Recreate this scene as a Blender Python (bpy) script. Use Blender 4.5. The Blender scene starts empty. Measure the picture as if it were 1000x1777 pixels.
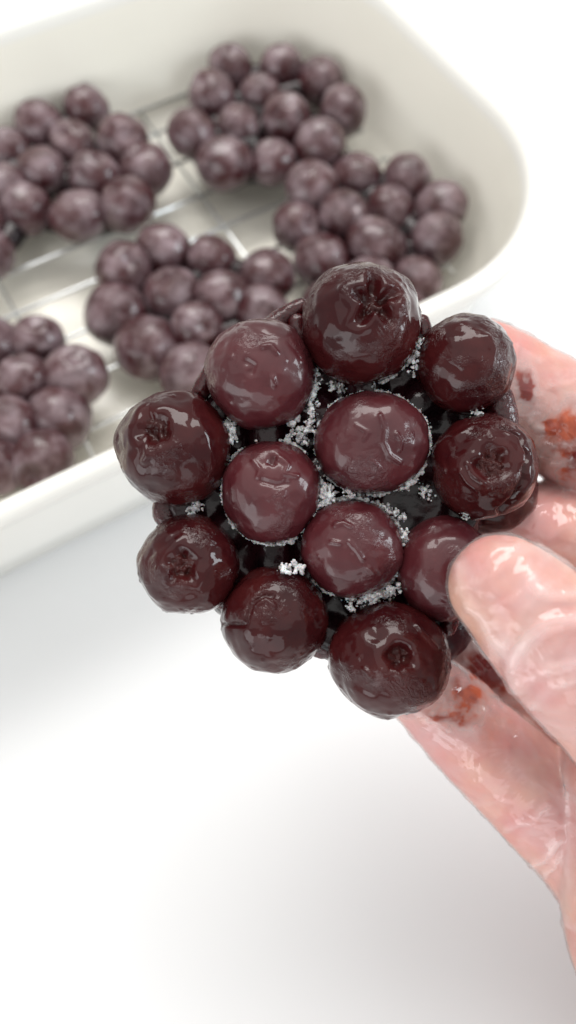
import bpy, bmesh, math, random
import numpy as np
from mathutils import Matrix, Vector, Euler

random.seed(7)
RNG = np.random.default_rng(11)
SC = bpy.context.scene
COL = SC.collection
MM = 0.001                                    # all builders below work in millimetres

# ------------------------------------------------------------------ camera
PITCH = 64.0                                  # degrees below the horizon
CAM_H = 200.0                                 # mm above the table top
FPX = 1374.0                                  # focal length in photo pixels (photo 1000 x 1777)
cam = bpy.data.cameras.new('camera')
cam.sensor_fit = 'HORIZONTAL'
cam.sensor_width = 36.0
cam.lens = 36.0 * FPX / 1000.0
cam.clip_start = 0.005
cam.clip_end = 20.0
cam.dof.use_dof = True
cam.dof.focus_distance = 0.1165
cam.dof.aperture_fstop = 21.0
camo = bpy.data.objects.new('camera', cam)
COL.objects.link(camo)
camo.location = (0, 0, CAM_H * MM)
camo.rotation_euler = (math.radians(90 - PITCH), 0, 0)
SC.camera = camo
ROT = np.array(Euler((math.radians(90 - PITCH), 0, 0)).to_matrix())
CAMP = np.array([0, 0, CAM_H])

# ------------------------------------------------------------------ world and lamps (indoor daylight plus added fill lamps)
world = bpy.data.worlds.new('World')
SC.world = world
world.use_nodes = True
bg = world.node_tree.nodes['Background']
bg.inputs[0].default_value = (1.0, 0.99, 0.97, 1)
bg.inputs[1].default_value = 0.56


def area(name, loc, target, sx, sy, power, col):
    l = bpy.data.lights.new(name, 'AREA')
    l.shape = 'RECTANGLE'
    l.size, l.size_y, l.energy, l.color = sx, sy, power, col
    o = bpy.data.objects.new(name, l)
    COL.objects.link(o)
    o.location = loc
    d = Vector(target) - Vector(loc)
    o.rotation_euler = d.to_track_quat('-Z', 'Y').to_euler()
    return o


area('ceiling_light', (0.0, 0.42, 1.25), (0.0, 0.42, 0.0), 2.4, 2.0, 9.5, (1.0, 0.99, 0.97))
area('side_window', (1.05, 0.05, 0.50), (0, 0.12, 0.03), 0.32, 0.50, 6.0, (0.86, 0.95, 1.0))
area('back_window', (-0.05, 0.72, 1.0), (0, 0.12, 0.06), 0.90, 0.46, 9.5, (1.0, 0.98, 0.95))
area('left_fill', (-0.9, -0.75, 0.40), (-0.03, 0.06, 0.0), 1.2, 0.6, 4.5, (0.97, 0.99, 1.0))  # added fill lamp, lifts the dim table patch beside the dish
area('front_fill', (-0.30, -1.15, 0.40), (0, 0.08, 0.02), 2.0, 0.7, 7.0, (0.92, 0.97, 1.0))  # added broad fill from the front, softens shadow on the near table

vs = SC.view_settings
vs.view_transform = 'Standard'
vs.look = 'None'
vs.exposure = 0.08
vs.gamma = 1.0
vs.use_curve_mapping = False
SC.cycles.transparent_max_bounces = 16
SC.cycles.max_bounces = 7


# ------------------------------------------------------------------ helpers
def pt(px, py, D):
    """photo pixel at axial depth D (mm) -> camera frame point (mm)"""
    return np.array([(px - 500) / FPX * D, (888.5 - py) / FPX * D, -D])


def to_world(p):
    return np.asarray(p) @ ROT.T + CAMP


def to_cam(w):
    return (np.asarray(w) - CAMP) @ ROT


def project(w):
    c = to_cam(w)
    d = -c[:, 2]
    return np.stack([500 + c[:, 0] / d * FPX, 888.5 - c[:, 1] / d * FPX], 1), d


def at_z(px, py, z):
    d = np.array([(px - 500) / FPX, (888.5 - py) / FPX, -1.0]) @ ROT.T
    return CAMP + d * (z - CAM_H) / d[2]


_perm = RNG.permutation(512)
_perm = np.concatenate([_perm, _perm, _perm])
_grad = RNG.normal(size=(512, 3))
_grad /= np.linalg.norm(_grad, axis=1)[:, None]


def perlin(p):
    p = np.asarray(p, float)
    i = np.floor(p).astype(int)
    f = p - i
    u = f * f * f * (f * (f * 6 - 15) + 10)
    out = 0
    for dx in (0, 1):
        for dy in (0, 1):
            for dz in (0, 1):
                h = _perm[(_perm[(_perm[(i[:, 0] + dx) & 511] + i[:, 1] + dy) & 511] + i[:, 2] + dz) & 511]
                g = _grad[h]
                d = f - np.array([dx, dy, dz])
                w = (u[:, 0] if dx else 1 - u[:, 0]) * (u[:, 1] if dy else 1 - u[:, 1]) * (u[:, 2] if dz else 1 - u[:, 2])
                out = out + w * (g * d).sum(1)
    return out * 1.5


def fbm(p, o=3):
    a, s = 0, 1.0
    for k in range(o):
        a = a + s * perlin(p * 2 ** k + 17.3 * k)
        s *= 0.5
    return a


def sstep(a, b, x):
    t = np.clip((x - a) / (b - a), 0, 1)
    return t * t * (3 - 2 * t)


def seg_dist(q, poly):
    """distance of 2D/3D points to a polyline"""
    best = np.full(len(q), 1e9)
    for a, b in zip(poly[:-1], poly[1:]):
        a, b = np.asarray(a, float), np.asarray(b, float)
        ab = b - a
        t = np.clip(((q - a) @ ab) / (ab @ ab + 1e-9), 0, 1)
        best = np.minimum(best, np.linalg.norm(q - (a + t[:, None] * ab), axis=1))
    return best


_ico = {}


def ico(level):
    if level not in _ico:
        bm = bmesh.new()
        bmesh.ops.create_icosphere(bm, subdivisions=level, radius=1)
        v = np.array([x.co[:] for x in bm.verts])
        f = np.array([[x.index for x in t.verts] for t in bm.faces])
        bm.free()
        _ico[level] = (v / np.linalg.norm(v, axis=1)[:, None], f)
    return _ico[level]


def mesh_of(name, v, f, mat, smooth=True, attrs=None):
    me = bpy.data.meshes.new(name)
    v = np.asarray(v, float) * MM
    me.from_pydata(v.tolist(), [], f if isinstance(f, list) else f.tolist())
    if smooth:
        me.polygons.foreach_set('use_smooth', [True] * len(me.polygons))
    for k, a in (attrs or {}).items():
        at = me.attributes.new(k, 'FLOAT', 'POINT')
        at.data.foreach_set('value', np.asarray(a, np.float32))
    me.materials.append(mat)
    me.update()
    return me


def link(name, me, parent=None, loc=(0, 0, 0)):
    o = bpy.data.objects.new(name, me)
    COL.objects.link(o)
    o.location = tuple(np.asarray(loc, float) * MM)
    if parent is not None:
        o.parent = parent
    return o


def thing(name, label, cat, loc, group=None):
    o = bpy.data.objects.new(name, None)
    COL.objects.link(o)
    o.empty_display_size = 0.01
    o.location = tuple(np.asarray(loc, float) * MM)
    o['label'] = label
    o['category'] = cat
    if group:
        o['group'] = group
    return o


def world_part(name, v, f, mat, parent, base, **kw):
    """vertices given in world mm, parent Empty standing at base (no rotation)"""
    org = np.asarray(v).mean(0)
    return link(name, mesh_of(name, v - org, f, mat, **kw), parent, org - np.asarray(base))


def remesh(v, f, voxel, smooth_iter=8, smooth_fac=0.5):
    """fuse overlapping shells into one skin; returns verts, faces (quads)"""
    me = bpy.data.meshes.new('tmp')
    me.from_pydata(np.asarray(v).tolist(), [], f.tolist())
    o = bpy.data.objects.new('tmp', me)
    COL.objects.link(o)
    m = o.modifiers.new('r', 'REMESH')
    m.mode = 'VOXEL'
    m.voxel_size = voxel
    s = o.modifiers.new('s', 'SMOOTH')
    s.factor, s.iterations = smooth_fac, smooth_iter
    e = o.evaluated_get(bpy.context.evaluated_depsgraph_get())
    em = e.to_mesh()
    n = len(em.vertices)
    vv = np.empty(n * 3)
    em.vertices.foreach_get('co', vv)
    nn = np.empty(n * 3)
    em.vertices.foreach_get('normal', nn)
    ff = [tuple(p.vertices) for p in em.polygons]
    e.to_mesh_clear()
    bpy.data.objects.remove(o)
    bpy.data.meshes.remove(me)
    return vv.reshape(-1, 3), nn.reshape(-1, 3), ff


def normals_of(v, f):
    me = bpy.data.meshes.new('tmpn')
    me.from_pydata(np.asarray(v).tolist(), [], f if isinstance(f, list) else f.tolist())
    me.update()
    nn = np.empty(len(v) * 3)
    me.vertices.foreach_get('normal', nn)
    bpy.data.meshes.remove(me)
    return nn.reshape(-1, 3)


def spheres(items, level=3):
    V, F, n = [], [], 0
    d, f = ico(level)
    for c, r in items:
        V.append(d * np.asarray(r) + c)
        F.append(f + n)
        n += len(d)
    return np.concatenate(V), np.concatenate(F)


def chain(ctrl, step=0.16):
    """ctrl = rows (x,y,z,r): Catmull-Rom sampled balls"""
    c = np.asarray(ctrl, float)
    c = np.concatenate([[2 * c[0] - c[1]], c, [2 * c[-1] - c[-2]]])
    out = []
    for i in range(1, len(c) - 2):
        p0, p1, p2, p3 = c[i - 1:i + 3]
        L = np.linalg.norm(p2[:3] - p1[:3])
        n = max(2, int(L / (step * min(p1[3], p2[3]))))
        for k in range(n):
            t = k / n
            q = 0.5 * (2 * p1 + (p2 - p0) * t + (2 * p0 - 5 * p1 + 4 * p2 - p3) * t * t + (3 * p1 - p0 - 3 * p2 + p3) * t ** 3)
            out.append((q[:3], q[3]))
    out.append((c[-2][:3], c[-2][3]))
    return out


# ------------------------------------------------------------------ materials
def newmat(name):
    m = bpy.data.materials.new(name)
    m.use_nodes = True
    nt = m.node_tree
    return m, nt, nt.nodes['Principled BSDF'], nt.nodes, nt.links


def noise(nt, scale, detail=4, rough=0.55, coord='Object', offs=None, dist=0.0):
    tc = nt.nodes.new('ShaderNodeTexCoord')
    n = nt.nodes.new('ShaderNodeTexNoise')
    n.inputs['Scale'].default_value = scale
    n.inputs['Detail'].default_value = detail
    n.inputs['Roughness'].default_value = rough
    n.inputs['Distortion'].default_value = dist
    src = tc.outputs[coord]
    if offs is not None:
        oi = nt.nodes.new('ShaderNodeObjectInfo')
        mul = nt.nodes.new('ShaderNodeMath')
        mul.operation = 'MULTIPLY'
        mul.inputs[1].default_value = offs
        nt.links.new(oi.outputs['Random'], mul.inputs[0])
        add = nt.nodes.new('ShaderNodeVectorMath')
        add.operation = 'ADD'
        nt.links.new(src, add.inputs[0])
        nt.links.new(mul.outputs[0], add.inputs[1])
        src = add.outputs[0]
    nt.links.new(src, n.inputs['Vector'])
    return n.outputs['Fac']


def ramp(nt, fac, stops):
    r = nt.nodes.new('ShaderNodeValToRGB')
    el = r.color_ramp.elements
    while len(el) < len(stops):
        el.new(0.5)
    for e, (p, c) in zip(el, stops):
        e.position = p
        e.color = (c, c, c, 1) if isinstance(c, (int, float)) else (*c, 1)
    nt.links.new(fac, r.inputs[0])
    return r.outputs[0]


def mixc(nt, fac, a, b):
    m = nt.nodes.new('ShaderNodeMix')
    m.data_type = 'RGBA'
    for i, x in ((6, a), (7, b)):
        if isinstance(x, tuple):
            m.inputs[i].default_value = (*x, 1)
        else:
            nt.links.new(x, m.inputs[i])
    nt.links.new(fac, m.inputs[0]) if not isinstance(fac, float) else setattr(m.inputs[0], 'default_value', fac)
    return m.outputs[2]


def math_(nt, op, a, b, clamp=False):
    m = nt.nodes.new('ShaderNodeMath')
    m.operation = op
    m.use_clamp = clamp
    for i, x in enumerate((a, b)):
        if isinstance(x, (int, float)):
            m.inputs[i].default_value = x
        else:
            nt.links.new(x, m.inputs[i])
    return m.outputs[0]


def bump(nt, h, strength, dist, prev=None):
    b = nt.nodes.new('ShaderNodeBump')
    b.inputs['Strength'].default_value = strength
    b.inputs['Distance'].default_value = dist
    nt.links.new(h, b.inputs['Height'])
    if prev is not None:
        nt.links.new(prev, b.inputs['Normal'])
    return b.outputs[0]


def attr(nt, name):
    a = nt.nodes.new('ShaderNodeAttribute')
    a.attribute_name = name
    return a.outputs['Fac']


def mat_berry(name, base_a, base_b, r0, r1, coat, coat_r, crinkle, frosty=0.0, spec=0.03):
    m, nt, bs, N, L = newmat(name)
    blot = noise(nt, 130, 4, 0.6, offs=3.0)
    col = mixc(nt, ramp(nt, blot, [(0.35, 0.0), (0.65, 1.0)]), base_a, base_b)
    fine = noise(nt, 1100, 3, 0.6, offs=3.0)
    patch = ramp(nt, noise(nt, 150, 2, 0.5, offs=5.0), [(0.50, 0.0), (0.62, 1.0)])
    crk = noise(nt, 800, 3, 0.6, offs=2.0, dist=1.5)
    if frosty:
        fr = ramp(nt, noise(nt, 170, 5, 0.65, offs=4.0), [(0.42, 0.0), (0.72, 1.0)])
        col = mixc(nt, math_(nt, 'MULTIPLY', fr, frosty), col, (0.42, 0.33, 0.36))
    L.new(col, bs.inputs['Base Color'])
    L.new(math_(nt, 'ADD', math_(nt, 'MULTIPLY', patch, r1 - r0), r0), bs.inputs['Roughness'])
    bs.inputs['Specular IOR Level'].default_value = spec
    bs.inputs['Coat Weight'].default_value = coat
    bs.inputs['Coat Roughness'].default_value = coat_r
    bs.inputs['Coat IOR'].default_value = 1.34
    h = math_(nt, 'MULTIPLY', crk, math_(nt, 'ADD', math_(nt, 'MULTIPLY', patch, crinkle), 0.025))
    n1 = bump(nt, h, 0.9, 0.0006)
    n2 = bump(nt, fine, 0.12, 0.0002, n1)
    L.new(n2, bs.inputs['Normal'])
    L.new(n1, bs.inputs['Coat Normal'])
    return m


M_BERRY = mat_berry('glazed_berry', (0.024, 0.0026, 0.0036), (0.043, 0.0064, 0.0066), 0.30, 0.42, 1.0, 0.03, 0.6)
M_BERRY_MATT = mat_berry('pressed_berry', (0.044, 0.0052, 0.0080), (0.066, 0.011, 0.014), 0.42, 0.55, 0.9, 0.08, 0.6, 0.0, 0.25)
M_CALYX = mat_berry('calyx_pit', (0.026, 0.005, 0.005), (0.05, 0.012, 0.011), 0.4, 0.55, 0.6, 0.12, 1.2)
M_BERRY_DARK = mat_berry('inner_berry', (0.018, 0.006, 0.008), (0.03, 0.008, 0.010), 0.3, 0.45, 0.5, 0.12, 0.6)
M_BERRY_FAR = mat_berry('frosted_berry', (0.032, 0.0042, 0.0068), (0.055, 0.010, 0.012), 0.34, 0.55, 1.0, 0.18, 0.9, 0.55, 0.3)


def mat_glaze():
    m, nt, bs, N, L = newmat('dark_glaze')
    c = mixc(nt, ramp(nt, noise(nt, 180, 3), [(0.4, 0.0), (0.6, 1.0)]), (0.006, 0.003, 0.004), (0.018, 0.004, 0.006))
    L.new(c, bs.inputs['Base Color'])
    bs.inputs['Roughness'].default_value = 0.15
    bs.inputs['Specular IOR Level'].default_value = 0.3
    L.new(bump(nt, noise(nt, 500, 4), 0.3, 0.0005), bs.inputs['Normal'])
    return m


def mat_web():
    m, nt, bs, N, L = newmat('red_glaze_web')
    bs.inputs['Base Color'].default_value = (0.045, 0.004, 0.006, 1)
    bs.inputs['Roughness'].default_value = 0.18
    bs.inputs['Subsurface Weight'].default_value = 0.7
    bs.inputs['Subsurface Radius'].default_value = (1.0, 0.12, 0.12)
    bs.inputs['Subsurface Scale'].default_value = 0.003
    L.new(bump(nt, noise(nt, 700, 4), 0.6, 0.0005), bs.inputs['Normal'])
    return m


def mat_frost():
    m, nt, bs, N, L = newmat('ice_frost')
    c = mixc(nt, ramp(nt, noise(nt, 900, 3), [(0.35, 0.0), (0.65, 1.0)]), (0.34, 0.32, 0.33), (0.72, 0.73, 0.74))
    L.new(c, bs.inputs['Base Color'])
    bs.inputs['Roughness'].default_value = 0.6
    bs.inputs['Subsurface Weight'].default_value = 0.3
    bs.inputs['Subsurface Scale'].default_value = 0.0006
    return m


def mat_plain(name, col, rough, spec=0.5, metal=0.0, bumps=None, var=0.03, vscale=20):
    m, nt, bs, N, L = newmat(name)
    c2 = tuple(max(0, x - var) for x in col)
    L.new(mixc(nt, ramp(nt, noise(nt, vscale, 4), [(0.35, 0.0), (0.65, 1.0)]), col, c2), bs.inputs['Base Color'])
    bs.inputs['Roughness'].default_value = rough
    bs.inputs['Specular IOR Level'].default_value = spec
    bs.inputs['Metallic'].default_value = metal
    if bumps:
        L.new(bump(nt, noise(nt, bumps[0], 3), bumps[1], bumps[2]), bs.inputs['Normal'])
    return m


def mat_skin():
    m, nt, bs, N, L = newmat('skin')
    a = noise(nt, 55, 4, 0.6)
    b = noise(nt, 120, 3, 0.5)
    c = mixc(nt, ramp(nt, a, [(0.38, 0.0), (0.62, 1.0)]), (0.64, 0.23, 0.20), (0.69, 0.335, 0.225))
    c = mixc(nt, ramp(nt, b, [(0.50, 0.0), (0.75, 0.7)]), c, (0.62, 0.19, 0.18))
    c = mixc(nt, attr(nt, 'juice'), c, (0.30, 0.02, 0.025))
    L.new(c, bs.inputs['Base Color'])
    bs.inputs['Roughness'].default_value = 0.5
    bs.inputs['Subsurface Weight'].default_value = 0.35
    bs.inputs['Subsurface Radius'].default_value = (1.0, 0.35, 0.25)
    bs.inputs['Subsurface Scale'].default_value = 0.003
    L.new(bump(nt, noise(nt, 900, 3), 0.2, 0.0003), bs.inputs['Normal'])
    return m


def mat_glove():
    m, nt, bs, N, L = newmat('clear_glove_film')
    st = attr(nt, 'stain')
    fo = attr(nt, 'fold')
    spl = noise(nt, 200, 4, 0.6)
    stm = ramp(nt, math_(nt, 'ADD', st, math_(nt, 'MULTIPLY', math_(nt, 'SUBTRACT', spl, 0.5), 0.8)), [(0.16, 0.0), (0.88, 1.0)])
    dark = ramp(nt, noise(nt, 230, 3, 0.6), [(0.42, 0.0), (0.58, 1.0)])
    red = attr(nt, 'stain_red')
    stc = mixc(nt, math_(nt, 'MAXIMUM', red, math_(nt, 'MULTIPLY', dark, 0.6), True), (0.50, 0.095, 0.035), (0.15, 0.010, 0.010))
    white = (0.82, 0.77, 0.76)
    col = mixc(nt, stm, white, stc)
    L.new(col, bs.inputs['Base Color'])
    milk = noise(nt, 90, 4, 0.55, dist=0.8)
    al = math_(nt, 'ADD', math_(nt, 'MULTIPLY', milk, 0.50), -0.07)
    al = math_(nt, 'ADD', al, math_(nt, 'MULTIPLY', fo, 0.18))
    al = math_(nt, 'ADD', al, math_(nt, 'MULTIPLY', stm, 0.62), True)
    bs.inputs['Roughness'].default_value = 0.5
    bs.inputs['Specular IOR Level'].default_value = 0.2
    n1 = bump(nt, noise(nt, 120, 2, 0.5, dist=2.0), 0.40, 0.0012)
    n2 = bump(nt, noise(nt, 480, 2, 0.5, dist=0.6), 0.15, 0.0004, n1)
    L.new(n2, bs.inputs['Normal'])
    tr = N.new('ShaderNodeBsdfTransparent')
    mx = N.new('ShaderNodeMixShader')
    L.new(al, mx.inputs[0])
    L.new(tr.outputs[0], mx.inputs[1])
    L.new(bs.outputs[0], mx.inputs[2])
    gl = N.new('ShaderNodeBsdfGlossy')
    gl.inputs['Roughness'].default_value = 0.10
    L.new(n2, gl.inputs['Normal'])
    fr_ = N.new('ShaderNodeFresnel')
    fr_.inputs['IOR'].default_value = 1.33
    m2 = N.new('ShaderNodeMixShader')
    L.new(math_(nt, 'MULTIPLY', math_(nt, 'ADD', fr_.outputs[0], 0.06), 0.6), m2.inputs[0])
    L.new(mx.outputs[0], m2.inputs[1])
    L.new(gl.outputs[0], m2.inputs[2])
    L.new(m2.outputs[0], N['Material Output'].inputs['Surface'])
    return m


M_GLAZE, M_WEB, M_FROST, M_SKIN, M_GLOVE = mat_glaze(), mat_web(), mat_frost(), mat_skin(), mat_glove()
M_TABLE = mat_plain('white_table', (0.73, 0.735, 0.74), 0.45, 0.3, 0, None, 0.012, 6)
M_DISH = mat_plain('cream_glazed_ceramic', (0.80, 0.79, 0.745), 0.22, 0.5, 0, None, 0.015, 25)
M_BASIN = mat_plain('cream_basin_glaze', (0.86, 0.835, 0.75), 0.25, 0.5, 0, None, 0.02, 25)
M_WIRE = mat_plain('silver_wire', (0.72, 0.74, 0.75), 0.25, 0.5, 0.9, None, 0.04, 80)
M_RUBBER = mat_plain('pale_rubber', (0.6, 0.6, 0.58), 0.6, 0.4, 0, None, 0.03, 80)
M_NAIL = mat_plain('nail', (0.72, 0.44, 0.38), 0.3, 0.5, 0, None, 0.04, 120)

# ------------------------------------------------------------------ table
bm = bmesh.new()
bmesh.ops.create_cube(bm, size=1)
for v in bm.verts:
    v.co = Vector((v.co.x * 1.8, v.co.y * 1.4 + 0.25, v.co.z * 0.03 - 0.015))
bmesh.ops.bevel(bm, geom=bm.edges[:], offset=0.004, segments=3, affect='EDGES')
me = bpy.data.meshes.new('table')
bm.to_mesh(me)
bm.free()
me.materials.append(M_TABLE)
tb = bpy.data.objects.new('table', me)
COL.objects.link(tb)
tb['kind'] = 'structure'
tb['label'] = 'plain white table top under the dish'

# ------------------------------------------------------------------ baking dish (frame u along its long side, n across it)
ANG = math.radians(30)
UX, NX = np.array([math.cos(ANG), math.sin(ANG)]), np.array([-math.sin(ANG), math.cos(ANG)])


def un_world(u, n, z):
    p = UX * u + NX * n
    return np.array([p[0], p[1], z])


U0, U1, N0, N1 = -92.0, 154.0, 93.0, 249.5           # centre line of the rim
CU, CN = (U0 + U1) / 2, (N0 + N1) / 2
DISH = un_world(CU, CN, 0)


def rrect(hu, hn, r, seg=14):
    r = min(r, hu - 1, hn - 1)
    out = []
    for k, (su, sn) in enumerate(((1, 1), (-1, 1), (-1, -1), (1, -1))):
        for i in range(seg + 1):
            a = math.pi / 2 * (k + i / seg)
            out.append((su * (hu - r) + r * math.cos(a), sn * (hn - r) + r * math.sin(a)))
    return out


def dish_shell(profile, close=True):
    """profile: (inset from rim centre line, z, corner radius); swept round the rounded rectangle"""
    hu, hn = (U1 - U0) / 2, (N1 - N0) / 2
    V, F = [], []
    m = None
    for ins, z, r in profile:
        ring = rrect(hu - ins, hn - ins, max(4, r))
        m = len(ring)
        for a, b in ring:
            p = UX * a + NX * b
            V.append((p[0], p[1], z))
    k = len(profile)
    for j in range(k - 1):
        for i in range(m):
            i2 = (i + 1) % m
            F.append((j * m + i, j * m + i2, (j + 1) * m + i2, (j + 1) * m + i))
    return V, F, m, k


RC = 52
prof = [(10.5, 47.0, RC - 10)]
outer = [(18, 0.0, RC - 16), (14.5, 0.6, RC - 13), (12.0, 3.0, RC - 11), (8.0, 18, RC - 7), (4.2, 36, RC - 4), (2.6, 44, RC - 2.5)]
inner = [(4.5, 46.0, RC - 4.5), (6.0, 36, RC - 6), (8.0, 24, RC - 8), (11, 15, RC - 11), (15.5, 10, RC - 15), (22, 7.6, RC - 21), (30, 7.0, RC - 28)]
rim = [(2.6, 44, RC - 2.5), (0.4, 45.0, RC - 0.4), (-1.2, 46.6, RC + 1.2), (-1.6, 48.4, RC + 1.6), (-0.6, 50.2, RC + 0.6),
       (1.2, 50.9, RC - 1.2), (3.0, 50.2, RC - 3), (4.0, 48.6, RC - 4), (4.5, 46.0, RC - 4.5)]
dish = thing('baking_dish', 'deep cream white ceramic baking dish with rounded corners holding the wire rack', 'dish', DISH)
V, F, m, k = dish_shell(outer)
V.append((0, 0, 0.0))
F += [((i + 1) % m, i, len(V) - 1) for i in range(m)]
link('outer_wall', mesh_of('outer_wall', V, F, M_DISH), dish)
V, F, m, k = dish_shell(inner)
V.append((0, 0, 7.0))
F += [((k - 1) * m + i, (k - 1) * m + (i + 1) % m, len(V) - 1) for i in range(m)]
link('inner_basin', mesh_of('inner_basin', V, F, M_BASIN), dish)
V, F, m, k = dish_shell(rim)
link('rim', mesh_of('rim', V, F, M_DISH), dish)

# ------------------------------------------------------------------ wire rack
RZ = 15.5
rack = thing('wire_rack', 'thin silver wire rack lying in the dish under the berry clusters', 'rack', un_world(CU, CN, RZ))


def tube(pts, r, seg=8):
    pts = [np.asarray(p, float) for p in pts]
    V, F = [], []
    for i, p in enumerate(pts):
        t = pts[min(i + 1, len(pts) - 1)] - pts[max(i - 1, 0)]
        t /= np.linalg.norm(t)
        a = np.cross(t, (0, 0, 1))
        if np.linalg.norm(a) < 1e-3:
            a = np.array([1.0, 0, 0])
        a /= np.linalg.norm(a)
        b = np.cross(t, a)
        for k in range(seg):
            w = 2 * math.pi * k / seg
            V.append(p + r * (math.cos(w) * a + math.sin(w) * b))
    for i in range(len(pts) - 1):
        for k in range(seg):
            k2 = (k + 1) % seg
            F.append((i * seg + k, i * seg + k2, (i + 1) * seg + k2, (i + 1) * seg + k))
    F.append(tuple(range(seg))[::-1])
    F.append(tuple(range((len(pts) - 1) * seg, len(pts) * seg)))
    return np.array(V), F


RB = un_world(CU, CN, RZ)
for n in (236.5, 223.5, 207, 190, 174.5, 158.5, 142.5, 126.5, 110.5):
    e = {236.5: 33, 110.5: 24, 223.5: 9, 126.5: 9}.get(n, 0)
    v, f = tube([un_world(U0 + 15 + e, n, RZ), un_world(U1 - 15 - e, n, RZ)], 0.62)
    world_part('wire', v, f, M_WIRE, rack, RB)
for u in (-62, 8, 78, 130):
    e = 0 if u in (8, 78) else 14
    v, f = tube([un_world(u, 109.5 + e, RZ - 1.3), un_world(u, 237 - e, RZ - 1.3)], 0.55)
    world_part('cross_wire', v, f, M_WIRE, rack, RB)
for u in (-62, 130):
    for n in (142.5, 207):
        v, f = tube([un_world(u, n, 7.0), un_world(u, n, RZ - 2.4)], 1.8, 10)
        world_part('foot', v, f, M_RUBBER, rack, RB)


# ------------------------------------------------------------------ berries
CAL = {}


def berry_shape(level, seed, calyx=None, calyx_size=0.26, calyx_depth=0.15, lump=0.03, drops=40, squash=(1, 1, 1), flat=None, star=0.10, spin=0.0):
    """unit berry: returns verts (radius about 1) and faces; calyx = unit direction of the blossom end"""
    d, f = ico(level)
    rng = np.random.default_rng(seed)
    off = rng.uniform(0, 60, 3)
    r = 1 + lump * fbm(d * 1.3 + off, 2) + 0.018 * fbm(d * 3.2 + off, 2)
    if calyx is not None:
        c = np.asarray(calyx, float)
        c = c / np.linalg.norm(c)
        a = np.cross(c, (0.3, 0.9, 0.1))
        a /= np.linalg.norm(a)
        b = np.cross(c, a)
        ang = np.arccos(np.clip(d @ c, -1, 1))
        phi = np.arctan2(d @ b, d @ a) + spin
        lob = np.array([rng.uniform(0.45, 1.35) for _ in range(5)])
        lobe = lob[np.floor(((phi + math.pi / 5) % (2 * math.pi)) / (2 * math.pi / 5)).astype(int) % 5]
        edge = calyx_size + star * (lobe * np.abs(np.cos(2.5 * phi)) ** 1.6 - 0.45) + 0.06 * perlin(d * 4 + off)
        inside = 1 - sstep(edge * 0.5, edge + 0.02, ang)
        r = r - calyx_depth * inside + 0.022 * np.exp(-((ang - edge - 0.10) / 0.11) ** 2)
        r = r + inside * 0.09 * fbm(d * 6 + off, 2)
        CAL['mask'] = inside
    for k in range(drops):
        q = rng.normal(size=3)
        q /= np.linalg.norm(q)
        s = rng.uniform(0.022, 0.055)
        dd = np.linalg.norm(d - q, axis=1)
        r = r + rng.uniform(0.25, 0.5) * s * np.clip(1 - (dd / s) ** 2, 0, 1)
    v = d * r[:, None] * np.asarray(squash)
    if flat is not None:                       # pressed face: soft limit along a direction
        fd, lim = np.asarray(flat[0], float), flat[1]
        h = v @ fd
        over = np.clip(h - lim, 0, None)
        kq = 0.42
        v = v - np.outer(over - kq * (1 - np.exp(-over / kq)), fd)
    return v, f


def camdir(x, y, z):
    v = np.array([x, y, z], float)
    return (v / np.linalg.norm(v)) @ ROT.T


# ---- clusters lying on the rack
far_meshes = []
for s in range(5):
    cal = None if s in (1, 3) else (0.25, 0.15, 1)
    v, f = berry_shape(4, 100 + s, cal, 0.36, 0.18, 0.055, 14, (1, 1, 0.88 + 0.02 * s))
    far_meshes.append(mesh_of('berry', v * 7.9, f, M_BERRY_FAR))

far_clusters = [
    ('round frosted dark berry cluster farthest back beside the top wall of the dish', [
        (400, 116, 1.02), (488, 114, .95), (556, 142, 1.05), (596, 192, 1.05), (368, 168, 1.05), (452, 164, .95), (332, 232, 1.0),
        (414, 222, .98), (498, 208, 1.08), (390, 284, 1.1), (474, 282, 1.0), (556, 252, 1.04)]),
    ('frosted dark berry cluster at the upper left, cut by the left edge of the picture', [
        (67, 215, 1.0), (150, 190, 1.0), (128, 252, 1.02), (215, 245, 1.05), (17, 262, 1.0), (72, 297, 1.0), (165, 307, 1.0), (253, 296, 1.05),
        (2, 325, 1.0), (45, 364, 1.1), (137, 374, 1.1), (222, 356, 1.05), (-58, 318, 1.0), (-42, 384, 1.05), (-25, 440, 1.0)]),
    ('frosted dark berry cluster at the right in the rounded corner of the dish', [
        (540, 326, 1.02), (620, 308, .98), (708, 308, .98), (764, 362, 1.0), (516, 394, 1.0), (598, 374, .92), (678, 364, .95), (758, 416, 1.0),
        (654, 424, 1.08), (558, 454, 1.06), (724, 486, .98), (640, 492, 1.0), (700, 545, .95), (570, 530, 1.0)]),
    ('frosted dark berry cluster in the middle just behind the held one', [
        (283, 433, 1.0), (368, 453, 1.0), (215, 470, 1.05), (463, 480, 1.08), (299, 509, 1.02), (386, 516, 1.0), (202, 545, 1.1), (341, 570, 1.0),
        (256, 604, 1.12), (456, 545, 1.05), (330, 648, 1.02), (420, 610, 1.0)]),
    ('frosted dark berry cluster at the lower left behind the near rim of the dish', [
        (65, 593, 1.0), (131, 652, 1.04), (37, 659, .98), (103, 726, 1.16), (17, 736, 1.0), (72, 803, 1.1), (-12, 600, 1.0), (-6, 812, 1.0),
        (-52, 668, 1.0), (-75, 745, 1.05), (-80, 590, 1.0), (-90, 830, 1.0)]),
]
GRP = 'frozen berry clusters on the rack'
kk = 0
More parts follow.
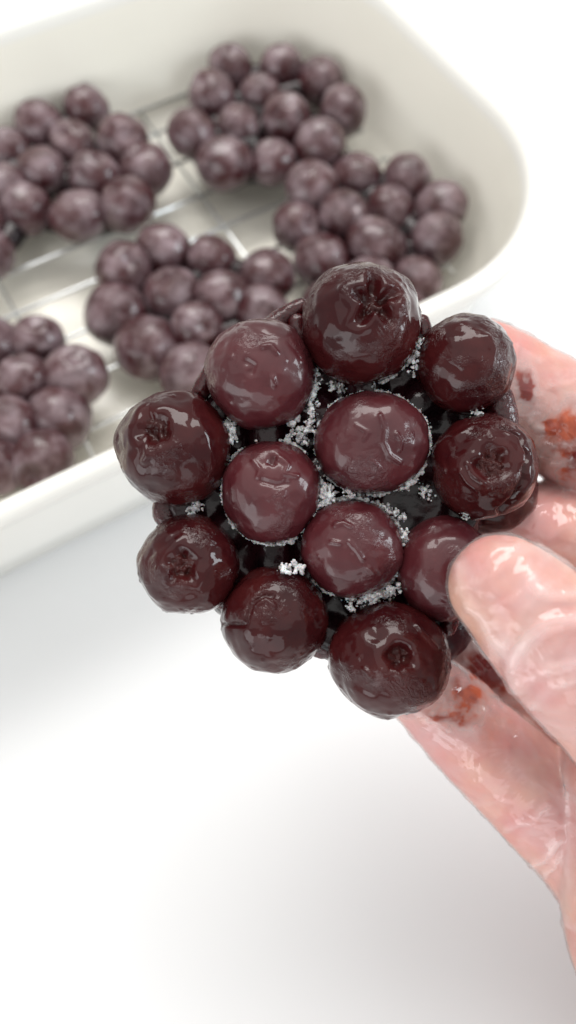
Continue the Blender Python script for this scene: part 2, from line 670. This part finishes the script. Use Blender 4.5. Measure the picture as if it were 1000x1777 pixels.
for label, spots in far_clusters:
    P = [at_z(x, y, 24.2 + 1.8 * math.sin(i * 2.4 + kk)) for i, (x, y, s) in enumerate(spots)]
    base = np.mean(P, axis=0)
    base[2] = RZ + 1
    cl = thing('berry_cluster', label, 'berry cluster', base, GRP)
    for i, (p, (x, y, s)) in enumerate(zip(P, spots)):
        o = link('berry', far_meshes[(i * 3 + kk) % 5], cl, p - base)
        tilt = random.uniform(-0.5, 0.5), random.uniform(-0.5, 0.5), random.uniform(0, 6.28)
        o.rotation_euler = tilt
        o.scale = tuple(s * random.uniform(0.93, 1.08) for _ in range(3))
    items = []
    for i in range(len(P)):
        items.append((P[i] - (0, 0, 2.2), 5.4))
        for j in range(i):
            dd = np.linalg.norm(P[i][:2] - P[j][:2])
            if dd < 22:
                for t in (0.35, 0.5, 0.65):
                    q = P[i] * (1 - t) + P[j] * t
                    q[2] = 21.0
                    items.append((q, 4.4))
    v, f = spheres(items, 2)
    v[:, 2] = np.maximum(v[:, 2], RZ + 1.1)
    v, n_, f = remesh(v, f, 1.2, 3)
    world_part('glaze', v, f, M_GLAZE, cl, base)
    kk += 1

# ---- the held cluster
DC = 120.0
held = [  # px, py, rx px, ry px, depth shift, pressed, calyx dir in camera frame, size, star, seed
    (628, 562, 105, 104, -1.0, 0, (0.12, 0.17, 0.95), .36, .26),
    (452, 650, 95, 96, 0.0, 1, None, 0, 0),
    (303, 778, 100, 100, 0.5, 0, (-0.22, 0.26, 0.93), .34, .10),
    (806, 632, 86, 87, 1.0, 0, None, 0, 0),
    (645, 769, 98, 90, -0.6, 2, None, 0, 0),
    (471, 853, 86, 90, -0.4, 2, (0.05, 0.55, 0.83), .16, .04),
    (840, 810, 92, 91, 0.0, 0, (-0.08, 0.0, 0.98), .38, .07),
    (328, 980, 87, 88, 0.5, 0, (-0.02, 0.05, 0.98), .36, .08),
    (611, 951, 88, 84, -0.6, 2, None, 0, 0),
    (477, 1076, 93, 93, 0.3, 0, None, 0, 0),
    (676, 1143, 106, 99, -0.4, 0, (0.05, 0.22, 0.95), .26, .07),
    (768, 986, 82, 92, 0.8, 1, None, 0, 0),
]
inner = [(575, 655, 80), (716, 705, 80), (418, 752, 72), (722, 868, 76), (430, 965, 78), (585, 1058, 76), (852, 846, 80), (745, 1075, 78), (372, 880, 66)]
strokes = {  # raised (+) or sunk (-) wrinkles seen on single berries: polyline px, half width px, height mm
    4: [([(660, 722), (668, 745), (666, 768), (676, 790), (694, 802)], 3.5, 0.30), ([(688, 752), (696, 765), (694, 780)], 3.5, 0.25),
        ([(618, 738), (640, 750), (632, 762)], 3, 0.15), ([(648, 800), (658, 812)], 3.0, 0.2)],
    5: [([(440, 800), (452, 815), (448, 828)], 4, 0.25), ([(480, 790), (500, 806), (492, 822), (516, 826)], 3.5, 0.28), ([(455, 835), (480, 842), (500, 838)], 5, -0.25)],
    1: [([(455, 602), (470, 600), (480, 612)], 3.5, 0.3), ([(428, 628), (440, 634), (436, 645)], 6, -0.25), ([(474, 655), (476, 668)], 3, 0.3)],
    8: [([(582, 912), (596, 908), (610, 914)], 3.5, 0.28), ([(606, 940), (622, 958), (630, 970)], 3.5, 0.22), ([(640, 985), (648, 996)], 3, 0.25), ([(575, 940), (590, 942)], 3, 0.25)],
    9: [([(386, 1083), (424, 1084), (436, 1050), (456, 1032), (474, 1034)], 4, -0.4), ([(444, 1050), (462, 1040), (476, 1052)], 4, 0.25)],
    6: [([(872, 738), (902, 756), (916, 790), (912, 832), (892, 868), (868, 888)], 4.5, -0.7), ([(880, 745), (905, 770), (908, 800)], 6, 0.3),
        ([(800, 818), (812, 836), (828, 848)], 4, 0.35), ([(812, 806), (822, 824), (840, 838)], 4, 0.3), ([(790, 760), (820, 742), (850, 748)], 6, 0.25)],
    10: [([(722, 1085), (742, 1108), (758, 1125)], 3, 0.25), ([(632, 1160), (646, 1176)], 3, 0.3), ([(684, 1165), (694, 1172)], 4, 0.3)],
    2: [([(252, 752), (256, 790), (250, 800)], 5, 0.3), ([(345, 730), (360, 760), (366, 800)], 8, 0.2)],
    0: [([(700, 520), (705, 560), (690, 600)], 7, 0.25), ([(676, 520), (690, 550), (680, 590)], 5, 0.25)],
    3: [([(846, 585), (858, 610), (852, 640), (838, 668)], 7, 0.25)],
}
HB = to_world(pt(580, 850, DC + 6))
hc = thing('berry_cluster', 'sharp glossy dark red berry cluster with white frost, held up by gloved fingers', 'berry cluster', HB)
CENT = []
for i, (x, y, rx, ry, dz, kind, cal, cs, star) in enumerate(held):
    D = DC + dz
    c = pt(x, y, D)
    sx, sy = rx / FPX * D, ry / FPX * D
    CENT.append((c, (sx + sy) / 2))
    flat = None
    if kind == 2:
        flat = ((0, 0, 1), 0.70)
    elif kind == 1:
        flat = ((0.05, 0.02, 1), 0.75)
    calv = None if cal is None else np.array(cal)
    v, f = berry_shape(6, 300 + i * 7, calv, cs, (0.22 if i == 0 else 0.16) if kind == 0 else 0.07, 0.05, 80, (1, 1, 1), flat, star, 0.35 * i)
    v = v * (sx, sy, (sx + sy) / 2 * (0.96 if kind else 1.0)) + c
    w = to_world(v)
    if i in strokes:
        q, dep = project(w)
        front = v[:, 2] > c[2]
        nrm = normals_of(v, f)
        for poly, wd, hgt in strokes[i]:
            g = np.exp(-(seg_dist(q, poly) / wd) ** 2) * front
            v = v + nrm * (g * hgt * 1.7)[:, None]
        w = to_world(v)
    mb = M_BERRY if kind == 0 else M_BERRY_MATT
    if calv is None or kind:
        world_part('berry', w, f, mb, hc, HB)
    else:                                      # the blossom end is a part of its own
        inn = CAL['mask'][f].min(1) > 0.55
        org = w.mean(0)
        bo = link('berry', mesh_of('berry', w - org, f[~inn], mb), hc, org - HB)
        use = np.unique(f[inn])
        mp = np.zeros(len(w), int)
        mp[use] = np.arange(len(use))
        link('calyx', mesh_of('calyx', (w - org)[use], mp[f[inn]], M_CALYX), bo)
for i, (x, y, r) in enumerate(inner):
    D = DC + 11.0
    c = pt(x, y, D)
    v, f = berry_shape(5, 500 + i, None, lump=0.05, drops=30)
    o = world_part('berry', to_world(v * (r / FPX * D) + c), f, M_BERRY if x == 852 else M_BERRY_DARK, hc, HB)

# dark glaze that binds the cluster
items = []
for i, (c, r) in enumerate(CENT):
    items.append((c + (0, 0, -3.5), r * 0.80))
    for j in range(i):
        c2, r2 = CENT[j]
        if np.linalg.norm(c - c2) < 20.5:
            for t in np.linspace(0.3, 0.7, 5):
                items.append((c * (1 - t) + c2 * t + (0, 0, -3.2), 3.1))
hull = [(628, 562), (452, 650), (303, 778), (328, 980), (477, 1076), (676, 1143), (768, 986), (840, 810), (806, 632)]


def in_poly(x, y, P):
    c = False
    for (x1, y1), (x2, y2) in zip(P, P[1:] + P[:1]):
        if (y1 > y) != (y2 > y) and x < (x2 - x1) * (y - y1) / (y2 - y1) + x1:
            c = not c
    return c


for gx in range(300, 850, 26):
    for gy in range(560, 1150, 26):
        if in_poly(gx, gy, hull):
            items.append((pt(gx, gy, DC + 7.2), 4.3))
v, f = spheres(items, 2)
v, n_, f = remesh(v, f, 0.6, 14)
v = v + n_ * (0.25 * fbm(v * 0.6, 2))[:, None]
world_part('glaze', to_world(v), f, M_GLAZE, hc, HB)

# red translucent webs of glaze between outer berries
webs = [
    [(522, 532, 122.5, 16), (492, 552, 123, 20), (460, 578, 123, 22)],
    [(516, 560, 122, 18), (520, 600, 122, 16)],
    [(396, 604, 123, 18), (372, 640, 123, 18), (348, 680, 123, 18)],
    [(287, 868, 123, 20), (284, 889, 123, 21), (294, 908, 123, 20)],
    [(732, 560, 123, 16), (738, 590, 123, 18)],
    [(866, 690, 122, 26), (872, 722, 122, 28), (876, 748, 122, 24)],
    [(384, 1040, 123, 18), (398, 1046, 123, 18)],
    [(556, 1122, 123, 22), (574, 1126, 123, 20)],
    [(778, 1090, 122, 16), (790, 1060, 122, 14)],
]
for poly in webs:
    it = chain([(*pt(x, y, D), r / FPX * D) for x, y, D, r in poly], 0.25)
    v, f = spheres(it, 2)
    v, n_, f = remesh(v, f, 0.35, 4)
    v = v + n_ * (0.08 * fbm(v * 1.1, 2))[:, None]
    world_part('glaze_web', to_world(v), f, M_WEB, hc, HB)

# frost crumbs packed in the joints
fr = []


def crumbs(poly, n, spread, D, size=(0.14, 0.42)):
    n, size = int(n * 1.1), (size[0] * 0.5, size[1] * 0.85)
    poly = [np.array(p, float) for p in poly]
    L = [np.linalg.norm(b - a) for a, b in zip(poly[:-1], poly[1:])]
    tot = sum(L)
    for _ in range(n):
        s = random.random() * tot
        k = 0
        while k < len(L) - 1 and s > L[k]:
            s -= L[k]
            k += 1
        p = poly[k] + (poly[k + 1] - poly[k]) * s / L[k]
        p = p + np.clip(RNG.normal(size=2), -2, 2) * spread * 0.5
        r = random.uniform(*size) * random.uniform(0.6, 1.0)
        fr.append((pt(p[0], p[1], D + random.uniform(-1.0, 1.0)), r))


def ring(i, a0, a1, n, out=1, spread=5, dz=0.3, size=(0.12, 0.36)):
    x, y, rx, ry = held[i][:4]
    poly = [(x + (rx + out) * math.cos(math.radians(a)), y - (ry + out) * math.sin(math.radians(a))) for a in np.linspace(a0, a1, 24)]
    off = RNG.uniform(0, 50, 3)
    m_ = int(abs(a1 - a0) * 1.8)
    for k in range(m_):
        a = math.radians(a0 + (a1 - a0) * (k + random.random()) / m_)
        nz = float(perlin(np.array([[a * 3.2 + off[0], off[1], off[2]]]))[0]) + 0.35 * random.uniform(-1, 1)
        g = 0.55 + 0.9 * nz
        if g < 0.35:
            continue
        oo = out + random.gauss(0, spread * 0.25)
        fr.append((pt(x + (rx + oo) * math.cos(a), y - (ry + oo) * math.sin(a), DC + dz + random.uniform(-0.7, 0.7)), 0.10 + 0.30 * min(g, 1.2) * spread / 7))
    crumbs(poly, n // 4, spread * 1.6, DC + dz + 0.5, (0.12, 0.3))


ring(4, 40, 112, 150, 0, 5); ring(4, -60, 40, 200, 2, 7); ring(4, 180, 300, 130, 0, 4); ring(4, 112, 180, 60, 0, 4)
ring(5, -70, 30, 130, 1, 9); ring(5, 150, 250, 90, 0, 3); ring(5, 250, 300, 90, 1, 5); ring(5, 40, 150, 50, 1, 4)
ring(8, -75, 70, 220, 1, 7); ring(8, 70, 140, 120, 2, 6); ring(8, 220, 285, 130, 1, 6)
ring(1, -60, 10, 130, 3, 8); ring(0, 280, 345, 60, 1, 5)
crumbs([(500, 758), (536, 744), (546, 700)], 150, 10, 119.5)
crumbs([(515, 750), (532, 768)], 60, 12, 120)
crumbs([(545, 872), (572, 850), (570, 880)], 190, 15, 119, (0.2, 0.5))
crumbs([(540, 905), (550, 885)], 90, 12, 119.5, (0.2, 0.45))
crumbs([(396, 735), (402, 760)], 120, 12, 119.5, (0.2, 0.45))
crumbs([(618, 1040), (640, 1038), (668, 1028), (690, 1020)], 190, 13, 119.5, (0.2, 0.5))
crumbs([(488, 986), (500, 990)], 45, 9, 116.5, (0.2, 0.5)); crumbs([(514, 984), (524, 990)], 45, 9, 116.5, (0.2, 0.5))
crumbs([(735, 850), (745, 862)], 50, 12, 121); crumbs([(700, 925), (706, 945)], 70, 9, 119, (0.2, 0.45)); crumbs([(668, 880), (700, 900)], 70, 9, 119.5)
crumbs([(600, 855), (612, 862)], 40, 8, 118.5); crumbs([(570, 668), (600, 672)], 35, 10, 121.5); crumbs([(730, 590), (725, 625), (712, 650)], 60, 6, 119)
crumbs([(820, 718), (835, 714)], 25, 6, 118.5); crumbs([(803, 895), (815, 892)], 30, 7, 118.5); crumbs([(330, 890), (345, 872)], 60, 10, 120)
crumbs([(606, 1050), (612, 1056)], 30, 8, 119.5, (0.2, 0.45))
v, f = spheres([(c, r * RNG.uniform(0.7, 1.35, 3)) for c, r in fr], 2)
v, n_, f = remesh(v, f, 0.10, 6)
v = v + n_ * (0.22 * perlin(v * 1.8) + 0.16 * perlin(v * 4.0) + 0.09 * perlin(v * 8.0))[:, None]
o = world_part('frost', to_world(v), f, M_FROST, hc, HB, smooth=True)
o['kind'] = 'stuff'
o['label'] = 'white icy frost crumbs in the joints between the berries'

# ------------------------------------------------------------------ gloved hand
def ch(rows, step=0.14):
    return chain([(*pt(x, y, D), r / FPX * D) for x, y, D, r in rows], step)


thumb = [(868, 1016, 105.5, 90), (925, 1068, 104.5, 106), (1000, 1143, 105, 122), (1085, 1228, 108, 128), (1200, 1350, 113, 138), (1340, 1520, 122, 170), (1470, 1760, 132, 210), (1560, 2050, 138, 230)]
index = [(838, 655, 136, 98), (915, 697, 136, 98), (1000, 744, 136, 100), (1150, 826, 136, 104), (1340, 960, 134, 112), (1500, 1180, 135, 130), (1570, 1500, 138, 160), (1600, 2050, 142, 190)]
middle = [(858, 922, 139.5, 86), (930, 934, 139.5, 97), (1000, 955, 139, 104), (1150, 1028, 138, 108), (1330, 1160, 137, 112), (1450, 1380, 138, 140), (1540, 2050, 142, 190)]
ring_f = [(812, 1140, 145, 66), (880, 1175, 145, 82), (980, 1225, 144, 92), (1150, 1300, 141, 104), (1320, 1420, 140, 125), (1450, 1700, 142, 170), (1500, 2060, 142, 190)]
little = [(742, 1204, 133, 68), (805, 1264, 133, 77), (880, 1333, 133, 86), (960, 1405, 134, 94), (1060, 1500, 136, 110), (1200, 1660, 138, 150), (1380, 1900, 140, 190), (1470, 2080, 142, 190)]
palm = [(1084, 1350, 128, 112), (1088, 1460, 128, 118), (1104, 1570, 129, 126), (1180, 1710, 131, 160), (1330, 1900, 136, 200), (1450, 2080, 140, 210)]
arm = [(1540, 2060, 141, 250), (1640, 2350, 143, 245), (1760, 2750, 146, 270)]
items = []
for c_ in (thumb, index, middle, ring_f, little, palm, arm):
    items += ch(c_)
v, f = spheres(items, 3)
v, nr, f = remesh(v, f, 0.55, 10)
# knuckle creases and slight flesh unevenness
w = to_world(v)
v = v + nr * (0.25 * fbm(v * 0.12, 2))[:, None]
hand_base = to_world(pt(1700, 2600, 145))
person = thing('person', 'right hand in a clear disposable glove pinching the berry cluster', 'person', hand_base)


def pxblob(q, x, y, sx, sy, rot=0):
    a = math.radians(rot)
    dx, dy = q[:, 0] - x, q[:, 1] - y
    u_ = dx * math.cos(a) + dy * math.sin(a)
    v_ = -dx * math.sin(a) + dy * math.cos(a)
    return np.exp(-((u_ / sx) ** 2 + (v_ / sy) ** 2))


w = to_world(v)
q, dep = project(w)
facing = ((nr @ ROT.T) * (CAMP - w)).sum(1) > 0
juice = np.clip(pxblob(q, 835, 1160, 60, 60, 35) * (dep > 134) * 1.3, 0, 1)
hand = world_part('hand', w, f, M_SKIN, person, hand_base, attrs={'juice': juice})

# glove film: the same skin set off outward, with folds and loose ripples
gn = nr
folds = [  # polyline px, half width px, height mm, which surface (max depth mm)
    ([(1000, 1032), (955, 1036), (930, 1020), (912, 985)], 7, 0.45, 118),
    ([(1000, 1075), (950, 1080), (912, 1110), (895, 1150), (905, 1190)], 9, 0.7, 118),
    ([(815, 1050), (838, 1070), (855, 1105), (890, 1145), (900, 1180)], 7, 0.5, 118),
    ([(905, 1190), (940, 1165), (1000, 1150)], 8, 0.5, 118),
    ([(930, 1220), (960, 1190), (1000, 1175)], 7, 0.4, 118),
    ([(868, 950), (905, 958), (940, 950), (990, 975)], 9, 0.4, 118),
    ([(800, 985), (806, 1020), (818, 1050)], 7, 0.4, 118),
    ([(880, 1436), (920, 1425), (950, 1400)], 4, 0.45, 140),
    ([(930, 1500), (955, 1480), (972, 1455)], 5, 0.6, 140),
    ([(950, 1515), (968, 1490)], 5, 0.6, 140),
    ([(786, 1153), (820, 1180), (862, 1214)], 5, 0.4, 142),
    ([(985, 1320), (990, 1450), (986, 1600)], 6, 0.3, 140),
    ([(930, 740), (960, 745)], 4, 0.4, 142),
]
fold = np.zeros(len(v))
gv = v + gn * 0.12
for poly, wd, hgt, dmax in folds:
    g = np.exp(-(seg_dist(q + 5 * np.stack([perlin(v * 0.35), perlin(v * 0.35 + 9)], 1), poly) / (wd * 1.5)) ** 2) * facing * (dep < dmax)
    gv = gv + gn * (g * hgt)[:, None]
    fold = np.maximum(fold, g * min(1, hgt * 1.6))
vw = v + 2.5 * np.stack([perlin(v * 0.11), perlin(v * 0.11 + 31), perlin(v * 0.11 + 77)], 1)
ax = np.array([0.68, -0.73, 0.0])                      # finger direction: folds run across it
al_ = (vw @ ax)[:, None] * ax
rp = np.abs(perlin((vw - al_) * 0.10 + al_ * 0.24 + 5))
rp2 = np.abs(perlin((vw - al_) * 0.22 + al_ * 0.42 + 41))
gv = gv + gn * (0.7 * np.clip(0.22 - rp, 0, 1) + 0.25 * np.clip(0.16 - rp2, 0, 1) + 0.12 * fbm(v * 0.5, 2) + 0.15)[:, None]
fold = np.clip(fold + 1.5 * np.clip(0.14 - rp, 0, 1) + 0.4 * np.clip(0.10 - rp2, 0, 1), 0, 1)
stain = np.zeros(len(v))
qs = q + 20 * np.stack([perlin(v * 0.45), perlin(v * 0.45 + 50)], 1) + 12 * np.stack([perlin(v * 1.1 + 9), perlin(v * 1.1 + 70)], 1)
for x, y, sx, sy, rot in ((912, 672, 17, 42, -12), (985, 748, 44, 44, 30), (998, 795, 24, 46, 10), (950, 740, 30, 12, 20), (805, 1205, 46, 26, 35), (850, 1165, 60, 36, 40), (775, 1240, 58, 16, 12), (958, 668, 6, 6, 0)):
    stain = np.maximum(stain, pxblob(qs, x, y, sx * 1.15, sy * 1.15, rot) * facing * (dep > 120))
sred = np.clip(1.2 * pxblob(q, 850, 1160, 60, 40, 40) * (dep > 136) + pxblob(q, 912, 672, 30, 55, -12) + pxblob(q, 775, 1248, 50, 10, 14) * 0.8 + pxblob(q, 998, 795, 16, 34, 10), 0, 1)
world_part('glove', to_world(gv), f, M_GLOVE, person, hand_base, attrs={'fold': fold, 'stain': stain, 'stain_red': sred})
